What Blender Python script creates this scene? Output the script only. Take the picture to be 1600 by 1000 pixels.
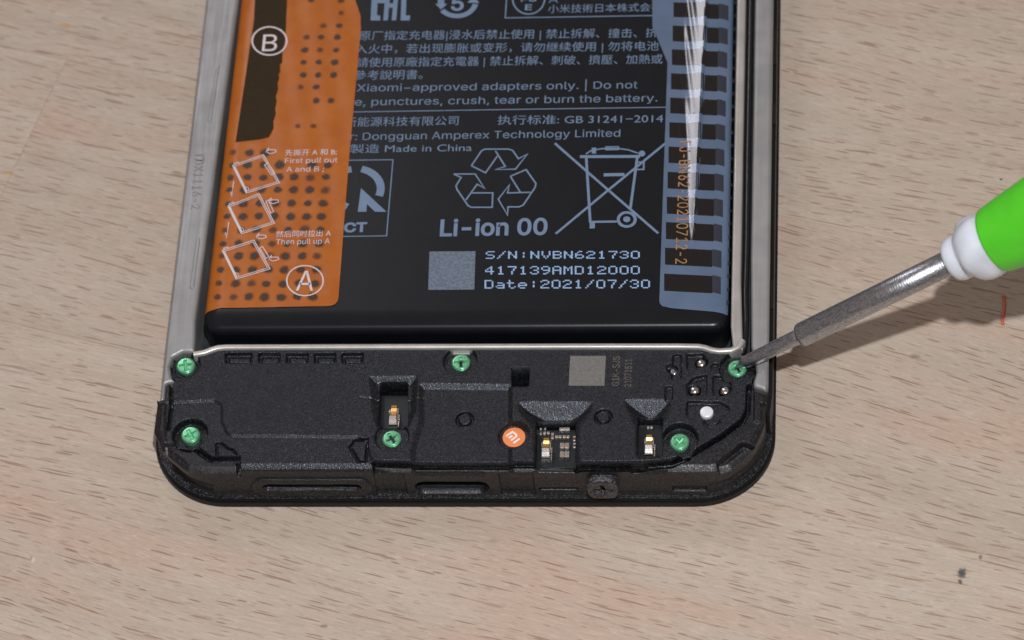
import bpy, bmesh, math, random
import numpy as np
from mathutils import Vector, Matrix

random.seed(7)
rng = np.random.default_rng(7)
for o in list(bpy.data.objects):
    bpy.data.objects.remove(o)
scene = bpy.context.scene
S = 0.001                                   # everything below is laid out in millimetres

# ------------------------------------------------------------------ camera
AZ, EL, RO, DIST, FPX, TX, TY = 0.186396784, 0.98836941, -0.161799496, 437.565125, 5492.14769, 5.7928461, 3.84037633
vdir = np.array([math.sin(AZ)*math.cos(EL), -math.cos(AZ)*math.cos(EL), math.sin(EL)])
CAM = np.array([TX, TY, 8.0]) + DIST*vdir
_r = np.cross(-vdir, [0, 0, 1.0]); _r /= np.linalg.norm(_r)
_u = np.cross(_r, -vdir)
RIGHT = _r*math.cos(RO) + _u*math.sin(RO)
UP = -_r*math.sin(RO) + _u*math.cos(RO)
cam_data = bpy.data.cameras.new('camera')
cam = bpy.data.objects.new('camera', cam_data)
scene.collection.objects.link(cam)
cam.matrix_world = Matrix(((RIGHT[0], UP[0], vdir[0], CAM[0]*S), (RIGHT[1], UP[1], vdir[1], CAM[1]*S),
                           (RIGHT[2], UP[2], vdir[2], CAM[2]*S), (0, 0, 0, 1)))
cam_data.sensor_width = 36.0
cam_data.lens = FPX/1600*36.0
cam_data.clip_start = 0.01
cam_data.clip_end = 20.0
cam_data.dof.use_dof = True
cam_data.dof.focus_distance = 0.432
cam_data.dof.aperture_fstop = 36.0
scene.camera = cam
scene.cycles.max_bounces = 6; scene.cycles.diffuse_bounces = 3; scene.cycles.glossy_bounces = 3; scene.cycles.transparent_max_bounces = 6
scene.render.resolution_x, scene.render.resolution_y = 1024, 640

# ------------------------------------------------------------------ light
world = bpy.data.worlds.new('World'); scene.world = world; world.use_nodes = True
bg = world.node_tree.nodes['Background']
bg.inputs[1].default_value = 1.0
_wt = world.node_tree                        # a plain warm room: pale ceiling, duller walls
_tc = _wt.nodes.new('ShaderNodeTexCoord'); _sx = _wt.nodes.new('ShaderNodeSeparateXYZ'); _rp = _wt.nodes.new('ShaderNodeValToRGB')
_wt.links.new(_tc.outputs['Generated'], _sx.inputs[0]); _wt.links.new(_sx.outputs[2], _rp.inputs[0]); _wt.links.new(_rp.outputs[0], bg.inputs[0])
_rp.color_ramp.elements[0].position = 0.0; _rp.color_ramp.elements[0].color = (.185, .165, .160, 1)
_rp.color_ramp.elements[1].position = 1.0; _rp.color_ramp.elements[1].color = (.272, .208, .184, 1)


def area_light(name, loc, target, power, size, color, shape='DISK', size_y=None):
    d = bpy.data.lights.new(name, 'AREA'); d.energy = power; d.shape = shape; d.size = size*S
    if size_y: d.size_y = size_y*S
    d.color = color
    o = bpy.data.objects.new(name, d); scene.collection.objects.link(o)
    o.location = Vector(loc)*S
    o.rotation_euler = (Vector(target) - Vector(loc)).to_track_quat('-Z', 'Y').to_euler()
    return o


area_light('camera_flash', CAM + 85*UP + 12*RIGHT, (5, 5, 0), 1.50, 12, (0.98, 0.99, 1.0))
area_light('window_light', (-231, 459, 505), (10, 25, 8), 0.50, 62, (0.95, 0.93, 1.0), 'RECTANGLE', 230)
scene.view_settings.view_transform = 'Standard'
scene.view_settings.look = 'None'
scene.view_settings.exposure = 0.0
scene.view_settings.gamma = 1.0


# ------------------------------------------------------------------ helpers
def at(x, y, z=8.0):
    d = RIGHT*(x-800) - UP*(y-500) - vdir*FPX
    return CAM + d*((z-CAM[2])/d[2])


def atY(x, y, Y):
    d = RIGHT*(x-800) - UP*(y-500) - vdir*FPX
    return CAM + d*((Y-CAM[1])/d[1])


def XY(pts, z=8.0):
    return [tuple(at(x, y, z)[:2]) for x, y in pts]


def sdf(poly, X, Y):
    P = np.asarray(poly, float)
    d = np.full(X.shape, 1e18); s = np.ones(X.shape)
    n = len(P)
    for i in range(n):
        a = P[i]; b = P[i-1]
        ex, ey = b-a
        wx, wy = X-a[0], Y-a[1]
        t = np.clip((wx*ex+wy*ey)/(ex*ex+ey*ey+1e-18), 0, 1)
        d = np.minimum(d, (wx-ex*t)**2+(wy-ey*t)**2)
        c1 = Y >= a[1]; c2 = Y < b[1]; c3 = ex*wy > ey*wx
        s = np.where((c1 & c2 & c3) | (~c1 & ~c2 & ~c3), -s, s)
    return s*np.sqrt(d)


def seg_dist(pts, X, Y):
    d = np.full(X.shape, 1e18)
    for a, b in zip(pts[:-1], pts[1:]):
        ex, ey = b[0]-a[0], b[1]-a[1]
        wx, wy = X-a[0], Y-a[1]
        t = np.clip((wx*ex+wy*ey)/(ex*ex+ey*ey+1e-18), 0, 1)
        d = np.minimum(d, (wx-ex*t)**2+(wy-ey*t)**2)
    return np.sqrt(d)


def snap(poly, X, Y):
    P = np.asarray(poly, float)
    bd = np.full(X.shape, 1e18); bx = X.copy(); by = Y.copy()
    for i in range(len(P)):
        a = P[i]; e = P[i-1]-a
        t = np.clip(((X-a[0])*e[0]+(Y-a[1])*e[1])/(e@e+1e-18), 0, 1)
        qx, qy = a[0]+e[0]*t, a[1]+e[1]*t
        d = (X-qx)**2+(Y-qy)**2
        m = d < bd
        bd[m] = d[m]; bx[m] = qx[m]; by[m] = qy[m]
    return bx, by


def smooth01(t):
    t = np.clip(t, 0, 1)
    return t*t*(3-2*t)


def round_poly(pts, r, n=6):
    """polygon with rounded corners (r may be a list)"""
    out = []
    N = len(pts)
    for i in range(N):
        p = np.array(pts[i], float); a = np.array(pts[i-1], float); b = np.array(pts[(i+1) % N], float)
        rr = r[i] if isinstance(r, (list, tuple)) else r
        if rr <= 0:
            out.append(tuple(p)); continue
        da = (a-p)/np.linalg.norm(a-p); db = (b-p)/np.linalg.norm(b-p)
        ang = math.acos(np.clip(da@db, -1, 1))
        L = min(rr/math.tan(ang/2), 0.48*np.linalg.norm(a-p), 0.48*np.linalg.norm(b-p))
        p0 = p+da*L; p1 = p+db*L
        for k in range(n+1):
            t = k/n
            out.append(tuple((1-t)**2*p0 + 2*t*(1-t)*p + t*t*p1))
    return out


def circle(c, r, n=28, ry=None):
    ry = ry or r
    return [(c[0]+r*math.cos(2*math.pi*k/n), c[1]+ry*math.sin(2*math.pi*k/n)) for k in range(n)]


def link(o, parent=None):
    scene.collection.objects.link(o)
    if parent is not None:
        o.parent = parent
    return o


def mesh(name, verts, faces, mat, parent=None, smooth=False, origin=None):
    me = bpy.data.meshes.new(name)
    v = np.asarray(verts, float)
    o = bpy.data.objects.new(name, me)
    if origin is not None:
        v = v-np.asarray(origin)
        o.location = Vector(origin)*S
    me.from_pydata((v*S).tolist(), [], [list(map(int, f)) for f in faces])
    me.update()
    if smooth:
        me.polygons.foreach_set('use_smooth', np.ones(len(me.polygons), bool))
    if mat: me.materials.append(mat)
    return link(o, parent)


def fix_normals(o):
    bm = bmesh.new(); bm.from_mesh(o.data)
    bmesh.ops.recalc_face_normals(bm, faces=bm.faces)
    bm.to_mesh(o.data); bm.free()
    return o


def hf(name, poly, zfunc, res, mat, parent=None, skirt=None, smooth=True):
    """grid clipped to a polygon, lifted by zfunc, walls dropped to z = skirt"""
    P = np.asarray(poly, float)
    x0, y0 = P.min(0)-res*.5; x1, y1 = P.max(0)+res*.5
    nx = max(3, int((x1-x0)/res)+2); ny = max(3, int((y1-y0)/res)+2)
    X, Y = np.meshgrid(np.linspace(x0, x1, nx), np.linspace(y0, y1, ny))
    ins = sdf(poly, X, Y) < 0
    cell = ins[:-1, :-1] | ins[1:, :-1] | ins[:-1, 1:] | ins[1:, 1:]
    used = np.zeros(X.shape, bool)
    used[:-1, :-1] |= cell; used[1:, :-1] |= cell; used[:-1, 1:] |= cell; used[1:, 1:] |= cell
    mv = used & ~ins
    sx, sy = snap(poly, X[mv], Y[mv])
    X[mv] = sx; Y[mv] = sy
    idx = -np.ones(X.shape, int); idx[used] = np.arange(used.sum())
    xs, ys = X[used], Y[used]
    zs = zfunc(xs, ys)
    V = np.stack([xs, ys, zs], 1)
    j, i = np.nonzero(cell)
    F = np.stack([idx[j, i], idx[j, i+1], idx[j+1, i+1], idx[j+1, i]], 1)
    o = mesh(name, V, F, mat, parent, smooth)
    if skirt is not None:
        bm = bmesh.new(); bm.from_mesh(o.data)
        be = [e for e in bm.edges if e.is_boundary]
        g = bmesh.ops.extrude_edge_only(bm, edges=be)
        for v in g['geom']:
            if isinstance(v, bmesh.types.BMVert):
                v.co.z = skirt*S
        for f in g['geom']:
            if isinstance(f, bmesh.types.BMFace):
                f.smooth = False
        for e in be:
            e.smooth = False
        bm.to_mesh(o.data); bm.free()
    return o


def slab(name, poly, zt, zb, r, res, mat, parent=None):
    def zf(x, y):
        d = np.clip(-sdf(poly, x, y), 0, r)
        return zt - r + np.sqrt(np.maximum(r*r-(r-d)**2, 0))
    return hf(name, poly, zf, res, mat, parent, skirt=zb)


def prism(name, poly, z0, z1, mat, parent=None, bev=0.0, origin=None):
    bm = bmesh.new()
    vs = [bm.verts.new((x, y, z0)) for x, y in poly]
    f = bm.faces.new(vs)
    bmesh.ops.recalc_face_normals(bm, faces=[f])
    g = bmesh.ops.extrude_face_region(bm, geom=[f])
    for v in g['geom']:
        if isinstance(v, bmesh.types.BMVert): v.co.z = z1
    bmesh.ops.recalc_face_normals(bm, faces=bm.faces)
    if bev > 0:
        bmesh.ops.bevel(bm, geom=[e for e in bm.edges if abs(e.verts[0].co.z-e.verts[1].co.z) < 1e-6], offset=bev, segments=2, affect='EDGES')
    V = [tuple(v.co) for v in bm.verts]
    bm.verts.index_update()
    F = [[v.index for v in f.verts] for f in bm.faces]
    bm.free()
    return mesh(name, V, F, mat, parent, origin=origin)


def box(name, c, size, mat, parent=None, bev=0.03, rot=0.0):
    hx, hy = size[0]/2, size[1]/2
    cs, sn = math.cos(rot), math.sin(rot)
    poly = [(c[0]+x*cs-y*sn, c[1]+x*sn+y*cs) for x, y in ((-hx, -hy), (hx, -hy), (hx, hy), (-hx, hy))]
    return prism(name, poly, c[2], c[2]+size[2], mat, parent, bev)


def lathe(name, prof, mat, parent=None, n=48, lobes=None, caps=True):
    """revolve (s, r) about local z"""
    V, F = [], []
    for s, r in prof:
        for k in range(n):
            a = 2*math.pi*k/n
            rr = r
            if lobes: rr = r*(1+lobes(s, a))
            V.append((rr*math.cos(a), rr*math.sin(a), s))
    m = len(prof)
    for i in range(m-1):
        for k in range(n):
            F.append((i*n+k, i*n+(k+1) % n, (i+1)*n+(k+1) % n, (i+1)*n+k))
    if caps:
        F.append(tuple(range(n-1, -1, -1))); F.append(tuple((m-1)*n+k for k in range(n)))
    return mesh(name, V, F, mat, parent, smooth=True)


def tube(name, pts, r, mat, parent=None, n=10, flat=1.0):
    V, F = [], []
    P = [np.array(p, float) for p in pts]
    for i, p in enumerate(P):
        t = P[min(i+1, len(P)-1)]-P[max(i-1, 0)]; t /= np.linalg.norm(t)
        b = np.cross(t, [0, 0, 1.0]); b /= np.linalg.norm(b)+1e-12
        c = np.cross(b, t)
        for k in range(n):
            a = 2*math.pi*k/n
            V.append(p+r*(math.cos(a)*b+flat*math.sin(a)*c))
    for i in range(len(P)-1):
        for k in range(n):
            F.append((i*n+k, i*n+(k+1) % n, (i+1)*n+(k+1) % n, (i+1)*n+k))
    F.append(tuple(range(n))); F.append(tuple((len(P)-1)*n+k for k in range(n)))
    return fix_normals(mesh(name, V, F, mat, parent, smooth=True))


class Print:
    """flat ink shapes on one sheet: strokes and filled polygons given in photo pixels"""
    def __init__(self, z):
        self.z = z; self.V = []; self.F = []; self.k = 0

    def _z(self):
        self.k += 1
        return self.z+0.0025*(self.k % 7)

    def poly(self, pts, mm=False):
        P = pts if mm else XY(pts, self.z)
        z = self._z(); b = len(self.V)
        self.V += [(x, y, z) for x, y in P]
        a = sum(P[i-1][0]*P[i][1]-P[i][0]*P[i-1][1] for i in range(len(P)))
        idx = list(range(b, b+len(P)))
        self.F.append(idx if a > 0 else idx[::-1])

    def stroke(self, pts, w, closed=False, mm=False):
        P = [np.array(p) for p in (pts if mm else XY(pts, self.z))]
        w = w if mm else w/12.3
        n = len(P); z = self._z(); b = len(self.V)
        for i in range(n):
            if closed:
                a, c = P[i-1], P[(i+1) % n]
            else:
                a, c = P[max(i-1, 0)], P[min(i+1, n-1)]
            d1 = P[i]-a; d2 = c-P[i]
            if np.linalg.norm(d1) < 1e-9: d1 = d2
            if np.linalg.norm(d2) < 1e-9: d2 = d1
            d1 = d1/np.linalg.norm(d1); d2 = d2/np.linalg.norm(d2)
            n1 = np.array([-d1[1], d1[0]]); n2 = np.array([-d2[1], d2[0]])
            m = n1+n2; L = np.linalg.norm(m)
            m = n1 if L < 1e-6 else m/L
            k = min(1/max(m@n1, .4), 2.2)
            for s in (1, -1):
                q = P[i]+s*m*w/2*k
                self.V.append((q[0], q[1], z))
        for i in range(n if closed else n-1):
            j = (i+1) % n
            self.F.append((b+2*i, b+2*i+1, b+2*j+1, b+2*j))

    def ellipse(self, c, rx, ry, w=None, n=40, a0=0, a1=360):
        full = abs(a1-a0) >= 360
        pts = [(c[0]+rx*math.cos(math.radians(a0+(a1-a0)*k/n)), c[1]+ry*math.sin(math.radians(a0+(a1-a0)*k/n))) for k in range(n if full else n+1)]
        if w: self.stroke(pts, w, closed=full)
        else: self.poly(pts)

    def build(self, name, mat, parent):
        o = mesh(name, self.V, self.F, mat, parent)
        return o


_cap = {}
try:                                        # the sans face that ships inside Blender itself
    import os
    SANS = bpy.data.fonts.load(os.path.join(bpy.utils.system_resource('DATAFILES'), 'fonts', 'Inter.woff2'))
except Exception:
    SANS = None


def text_mesh(s, bold=0.0):
    cu = bpy.data.curves.new('t', 'FONT'); cu.body = s
    if SANS and all(ord(c) < 0x2e80 for c in s): cu.font = SANS
    cu.size = 1.0; cu.offset = bold; cu.resolution_u = 3
    o = bpy.data.objects.new('t', cu); scene.collection.objects.link(o)
    bpy.context.view_layer.update()
    dg = bpy.context.evaluated_depsgraph_get()
    me = bpy.data.meshes.new_from_object(o.evaluated_get(dg))
    bpy.data.objects.remove(o); bpy.data.curves.remove(cu)
    n = len(me.vertices); co = np.zeros(n*3); me.vertices.foreach_get('co', co)
    F = [list(p.vertices) for p in me.polygons]
    bpy.data.meshes.remove(me)
    return co.reshape(-1, 3), F


def text(name, s, p0, p1, h, z, mat, parent, ref='H', bold=0.0):
    """writing whose ink runs from pixel p0 to p1 on its baseline; h = height in mm of the glyph ref"""
    if ref not in _cap:
        v, _ = text_mesh(ref); _cap[ref] = (v[:, 1].max()-v[:, 1].min(), v[:, 1].min())
    V, F = text_mesh(s, bold)
    a = at(*p0, z)[:2]; b = at(*p1, z)[:2]
    d = b-a; L = np.linalg.norm(d); d /= L
    n = np.array([-d[1], d[0]])
    hh, base = _cap[ref]
    tx = (V[:, 0]-V[:, 0].min())/(V[:, 0].max()-V[:, 0].min())*L
    ty = (V[:, 1]-base)*h/hh
    P = a[None, :]+tx[:, None]*d+ty[:, None]*n
    return mesh(name, np.column_stack([P, np.full(len(P), z)]), F, mat, parent)


# ------------------------------------------------------------------ materials
class NT:
    def __init__(self, name):
        self.m = bpy.data.materials.new(name); self.m.use_nodes = True
        self.t = self.m.node_tree
        self.b = self.t.nodes['Principled BSDF']
        self.out = self.t.nodes['Material Output']

    def n(self, typ, **kw):
        nd = self.t.nodes.new(typ)
        for k, v in kw.items():
            if k.startswith('i_'):
                key = k[2:]
                key = int(key) if key.isdigit() else key.replace('_', ' ')
                self.inp(nd, key, v)
            else:
                setattr(nd, k, v)
        return nd

    def inp(self, nd, key, v):
        s = nd.inputs[key]
        if isinstance(v, bpy.types.NodeSocket): self.t.links.new(v, s)
        else: s.default_value = v

    def math(self, op, a, b=0.0, c=None, clamp=False):
        nd = self.t.nodes.new('ShaderNodeMath'); nd.operation = op; nd.use_clamp = clamp
        self.inp(nd, 0, a); self.inp(nd, 1, b)
        if c is not None: self.inp(nd, 2, c)
        return nd.outputs[0]

    def ramp(self, v, a, b, lo=0.0, hi=1.0):
        nd = self.t.nodes.new('ShaderNodeMapRange'); nd.clamp = True
        nd.interpolation_type = 'SMOOTHSTEP'
        for i, x in enumerate((v, a, b, lo, hi)): self.inp(nd, i, x)
        return nd.outputs[0]

    def mix(self, f, a, b, mode='MIX'):
        nd = self.t.nodes.new('ShaderNodeMix'); nd.data_type = 'RGBA'; nd.blend_type = mode
        self.inp(nd, 0, f)
        for k, v in ((6, a), (7, b)):
            if isinstance(v, tuple) and len(v) == 3: v = v+(1,)
            self.inp(nd, k, v)
        return nd.outputs[2]

    def mapping(self, vec, scale, loc=(0, 0, 0), rot=(0, 0, 0)):
        nd = self.t.nodes.new('ShaderNodeMapping')
        self.inp(nd, 0, vec); nd.inputs[1].default_value = loc; nd.inputs[2].default_value = rot; nd.inputs[3].default_value = scale
        return nd.outputs[0]

    def noise(self, vec, scale, detail=2.0, rough=.5, dist=0.0):
        nd = self.n('ShaderNodeTexNoise'); self.inp(nd, 'Vector', vec)
        nd.inputs['Scale'].default_value = scale; nd.inputs['Detail'].default_value = detail
        nd.inputs['Roughness'].default_value = rough; nd.inputs['Distortion'].default_value = dist
        return nd

    def set(self, **kw):
        for k, v in kw.items():
            key = k.replace('_', ' ')
            if isinstance(v, tuple) and len(v) == 3 and key not in ('Normal',): v = v+(1,)
            self.inp(self.b, key, v)
        return self


def simple(name, col, rough=.5, metal=0.0, spec=.5, var=0.0, vscale=800, bump=0.0, bscale=3000, coat=0.0):
    k = NT(name)
    k.set(Roughness=rough, Metallic=metal)
    k.b.inputs['Specular IOR Level'].default_value = spec
    k.b.inputs['Coat Weight'].default_value = coat
    k.b.inputs['Coat Roughness'].default_value = .08
    tc = k.n('ShaderNodeTexCoord').outputs['Object']
    nz = k.noise(tc, vscale, 3, .6)
    f = k.ramp(nz.outputs[0], .3, .7)
    v = var
    c = k.mix(f, tuple(x*(1-v) for x in col), tuple(min(1, x*(1+v)) for x in col))
    k.set(Base_Color=c)
    if bump > 0:
        b = k.n('ShaderNodeBump'); nb = k.noise(tc, bscale, 3, .6)
        k.inp(b, 'Height', nb.outputs[0]); b.inputs['Strength'].default_value = bump; b.inputs['Distance'].default_value = 0.00005
        k.set(Normal=b.outputs[0])
    return k.m


def plastic_black(name, base=.012, grain=.5, rough=.42, tint=(1, 1, 1.12), spec=.5, stint=(.90, .90, .95)):
    """spark-eroded black moulding: every grain tips its own way"""
    k = NT(name)
    tc = k.n('ShaderNodeTexCoord').outputs['Object']
    vo = k.n('ShaderNodeTexVoronoi'); k.inp(vo, 'Vector', tc); vo.inputs['Scale'].default_value = 7000
    nz = k.noise(tc, 5200, 3, .7)
    h = k.math('ADD', vo.outputs['Distance'], nz.outputs[0])
    b = k.n('ShaderNodeBump'); k.inp(b, 'Height', h); b.inputs['Strength'].default_value = grain; b.inputs['Distance'].default_value = .00006
    k.set(Normal=b.outputs[0])
    vc = k.n('ShaderNodeSeparateColor'); k.inp(vc, 0, vo.outputs['Color'])
    sp = k.ramp(vc.outputs[0], .62, 1.0)
    dark = tuple(base*t for t in tint)
    blue = tuple(base*8*t for t in (.75, 1.0, 1.4)); warm = tuple(base*6.5*t for t in (1.12, 1.0, .92))  # sparkle of the grains, painted into the base colour as pale flecks
    glint = k.mix(vc.outputs[1], blue, warm)
    big = k.noise(tc, 160, 2)
    c = k.mix(sp, k.mix(big.outputs[0], tuple(x*.75 for x in dark), tuple(x*1.3 for x in dark)), glint)
    k.set(Base_Color=c)
    k.b.inputs['Specular IOR Level'].default_value = spec
    k.b.inputs['Specular Tint'].default_value = stint+(1,)
    k.inp(k.b, 'Roughness', k.ramp(vc.outputs[2], 0, 1, rough-.12, rough+.15))
    return k.m


def metal_cast(name, col, rough=.5, metal=.75):
    k = NT(name)
    tc = k.n('ShaderNodeTexCoord').outputs['Object']
    a = k.noise(tc, 2600, 4, .65); b_ = k.noise(tc, 180, 3, .6)
    st = k.noise(k.mapping(tc, (2600, 90, 400)), 1, 3, .6)
    c = k.mix(k.ramp(b_.outputs[0], .3, .7), tuple(x*.88 for x in col), tuple(x*1.08 for x in col))
    c = k.mix(k.ramp(a.outputs[0], .62, .8, 0, .35), c, tuple(x*.6 for x in col))
    k.set(Base_Color=c, Metallic=metal)
    k.inp(k.b, 'Roughness', k.ramp(st.outputs[0], .3, .7, rough-.08, rough+.1))
    bp = k.n('ShaderNodeBump'); k.inp(bp, 'Height', a.outputs[0]); bp.inputs['Strength'].default_value = .25; bp.inputs['Distance'].default_value = .00004
    k.set(Normal=bp.outputs[0])
    return k.m


def wood_mat(name, ox, tone, stains):
    k = NT(name)
    tc0 = k.n('ShaderNodeTexCoord').outputs['Object']
    tc = k.mapping(tc0, (1, 1, 1), (ox, ox*.37, 0))
    wob = k.noise(k.mapping(tc, (9, 16, 1)), 1, 2)
    sx = k.n('ShaderNodeSeparateXYZ'); k.inp(sx, 0, tc)
    yw = k.math('ADD', sx.outputs[1], k.math('MULTIPLY', k.math('SUBTRACT', wob.outputs[0], .5), .012))
    cv = k.n('ShaderNodeCombineXYZ'); k.inp(cv, 0, sx.outputs[0]); k.inp(cv, 1, yw)
    p = cv.outputs[0]
    lo, hi, pk, gr, dk = tone
    broad = k.noise(k.mapping(p, (22, 190, 1)), 1, 3, .55)
    c = k.mix(k.ramp(broad.outputs[0], .3, .72), lo, hi)
    pink = k.noise(k.mapping(p, (30, 110, 1), (3, 1, 0)), 1, 2, .5)
    c = k.mix(k.ramp(pink.outputs[0], .46, .70, 0, .85), c, pk)
    grey = k.noise(k.mapping(p, (60, 240, 1), (7, 5, 0)), 1, 3, .6)
    c = k.mix(k.ramp(grey.outputs[0], .54, .8, 0, .6), c, gr)
    fib = k.noise(k.mapping(p, (260, 5200, 1)), 1, 4, .7)
    c = k.mix(k.ramp(fib.outputs[0], .3, .75, .0, .42), c, tuple(x*.66 for x in lo))
    fib2 = k.noise(k.mapping(p, (420, 2600, 1), (2, 9, 0)), 1, 3, .7)
    c = k.mix(k.ramp(fib2.outputs[0], .48, .72, 0, .38), c, tuple(min(1, x*1.22) for x in hi))
    spk = k.noise(k.mapping(p, (2400, 7500, 1), (5, 3, 0)), 1, 3, .75)
    c = k.mix(k.ramp(spk.outputs[0], .50, .78, 0, .30), c, tuple(x*.62 for x in lo))
    c = k.mix(k.ramp(spk.outputs[0], .50, .25, 0, .28), c, tuple(min(1, x*1.22) for x in gr))
    fsum = None
    for i, (fx, fy, lx, ly, thr, amt, off) in enumerate(((185, 560, .26, .060, .12, .85, 0.0), (150, 470, .30, .050, .22, .82, 4.3), (260, 820, .27, .072, .18, .60, 8.7), (95, 330, .30, .036, .45, .90, 12.9), (380, 1300, .26, .085, .20, .42, 17.1))):
        q = k.mapping(p, (fx, fy, 0), (off, off*1.7, 0))
        vo = k.n('ShaderNodeTexVoronoi', voronoi_dimensions='2D'); k.inp(vo, 'Vector', q); vo.inputs['Scale'].default_value = 1.0; vo.inputs['Randomness'].default_value = 1.0
        sub = k.n('ShaderNodeVectorMath', operation='SUBTRACT'); k.inp(sub, 0, q); k.inp(sub, 1, vo.outputs['Position'])
        s2 = k.n('ShaderNodeSeparateXYZ'); k.inp(s2, 0, sub.outputs[0])
        wn = k.noise(k.mapping(p, (500, 900, 1), (off, 0, 0)), 1, 2)
        sy = k.math('ADD', s2.outputs[1], k.math('MULTIPLY', k.math('SUBTRACT', wn.outputs[0], .5), .09))
        cc = k.n('ShaderNodeSeparateColor'); k.inp(cc, 0, vo.outputs['Color'])
        llen = k.math('MULTIPLY', k.math('ADD', .45, cc.outputs[1]), lx)
        ex = k.math('POWER', k.math('DIVIDE', k.math('ABSOLUTE', s2.outputs[0]), llen), 2.0)
        ey = k.math('POWER', k.math('DIVIDE', k.math('ABSOLUTE', sy), ly), 2.0)
        e = k.math('ADD', ex, ey)
        mk = k.ramp(e, .45, 1.15, 1.0, 0.0)
        act = k.ramp(cc.outputs[0], thr, thr+.5, 0.0, amt)
        f = k.math('MULTIPLY', mk, act)
        fsum = f if fsum is None else k.math('MAXIMUM', fsum, f)
    c = k.mix(fsum, c, dk)
    geo = k.n('ShaderNodeNewGeometry').outputs['Position']
    sn = k.noise(geo, 900, 4, .7)
    for (px, py, rx, ry, col, amt) in stains:
        w = at(px, py, 0)*S
        sb = k.n('ShaderNodeVectorMath', operation='SUBTRACT'); k.inp(sb, 0, geo); sb.inputs[1].default_value = tuple(w)
        mp = k.mapping(sb.outputs[0], (1/(rx*S), 1/(ry*S), 0))
        ln = k.n('ShaderNodeVectorMath', operation='LENGTH'); k.inp(ln, 0, mp)
        dd = k.math('ADD', ln.outputs['Value'], k.math('MULTIPLY', k.math('SUBTRACT', sn.outputs[0], .5), 2.2))
        c = k.mix(k.ramp(dd, .2, 1.1, amt, 0.0), c, col)
    k.set(Base_Color=c)
    k.inp(k.b, 'Roughness', k.ramp(fib.outputs[0], .3, .7, .48, .62))
    k.b.inputs['Specular IOR Level'].default_value = .35
    bp = k.n('ShaderNodeBump'); hgt = k.math('SUBTRACT', k.math('MULTIPLY', fib.outputs[0], .35), k.math('MULTIPLY', fsum, .6))
    k.inp(bp, 'Height', hgt); bp.inputs['Strength'].default_value = .35; bp.inputs['Distance'].default_value = .00006
    k.set(Normal=bp.outputs[0])
    return k.m


M = {}
M['module'] = plastic_black('black_grained_plastic', .0030, .50, .36, spec=.60, stint=(.80, .86, 1.0))
M['frame'] = plastic_black('black_satin_plastic', .0044, .28, .40, spec=.5)
M['lip'] = plastic_black('black_bezel_plastic', .010, .30, .34)
M['magnesium'] = metal_cast('grey_cast_metal', (.355, .358, .365), .50, .55)
M['bar'] = metal_cast('bright_cast_metal', (.52, .50, .48), .42, .6)
M['tray'] = simple('dark_tray', (.02, .025, .03), .5, var=.3)
M['gasket'] = simple('black_gloss_cable', (.008, .008, .009), .22)
M['wrap'] = simple('battery_black_sheet', (.0055, .0066, .0096), .29, spec=.30, var=.12, vscale=300, bump=.12, bscale=900)
M['ink'] = simple('blue_grey_ink', (.145, .215, .33), .6, var=.05)
M['ink_bright'] = simple('pale_blue_ink', (.28, .43, .68), .6, var=.08)
M['ink_white'] = simple('pale_pink_ink', (.62, .56, .58), .55, var=.06)
M['orange_ink'] = simple('ochre_ink', (.36, .19, .07), .5, var=.3, vscale=1500)
M['black_ink'] = simple('black_film_print', (.006, .006, .007), .16, spec=.7)
M['navy_ink'] = simple('navy_film_print', (.025, .030, .045), .4)
M['grey_ink'] = simple('grey_laser_mark', (.15, .145, .14), .6, var=.25, vscale=6000)
M['grey_laser'] = simple('dim_laser_mark', (.13, .115, .10), .6, var=.35, vscale=7000)
M['blank_code'] = simple('blank_code_patch', (.12, .155, .21), .6, var=.25, vscale=2600)
M['tin'] = simple('bright_tin', (.80, .78, .76), .20, 1.0, var=.08, vscale=4000, bump=.2, bscale=5000)
M['gold'] = simple('gold_plating', (.72, .42, .14), .26, 1.0, var=.15, vscale=4000)
M['pcb'] = simple('dark_green_circuit_board', (.007, .011, .013), .35, var=.25, vscale=1500)
M['pin'] = simple('steel_pin', (.62, .60, .58), .22, 1.0, var=.1, vscale=4000)
M['white_pin'] = simple('white_pin_face', (.82, .86, .92), .3, .2)  # flat pin: near-white and hardly metallic, unlike the other pins
M['sticker'] = simple('orange_sticker', (.86, .26, .085), .5, var=.03)
M['logo'] = simple('white_logo', (.85, .82, .80), .5)
M['green_screw'] = simple('green_tinted_metal', (.20, .58, .33), .30, .6, var=.15, vscale=3000)
M['shaft'] = None
M['white_plastic'] = None
M['green_plastic'] = None
M['glass_edge'] = simple('black_glass_edge', (.006, .006, .007), .5, spec=.25)
M['rubber'] = plastic_black('black_rubber', .016, .5, .36)


def orange_film():
    k = NT('orange_pull_film')
    tc = k.n('ShaderNodeTexCoord').outputs['Object']
    a = k.noise(tc, 260, 3, .6); b_ = k.noise(k.mapping(tc, (1, 1, 1)), 3500, 2, .5)
    c = k.mix(k.ramp(a.outputs[0], .3, .7), (.40, .105, .010), (.45, .130, .016))
    c = k.mix(k.ramp(b_.outputs[0], .35, .75, 0, .25), c, (.30, .085, .012))
    k.set(Base_Color=c, Roughness=.30)
    k.b.inputs['Specular IOR Level'].default_value = .25
    k.b.inputs['Alpha'].default_value = .95
    bp = k.n('ShaderNodeBump'); nb = k.noise(k.mapping(tc, (500, 160, 1)), 1, 3, .6); k.inp(bp, 'Height', nb.outputs[0])
    bp.inputs['Strength'].default_value = .10; bp.inputs['Distance'].default_value = .0001
    k.set(Normal=bp.outputs[0])
    return k.m


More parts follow.
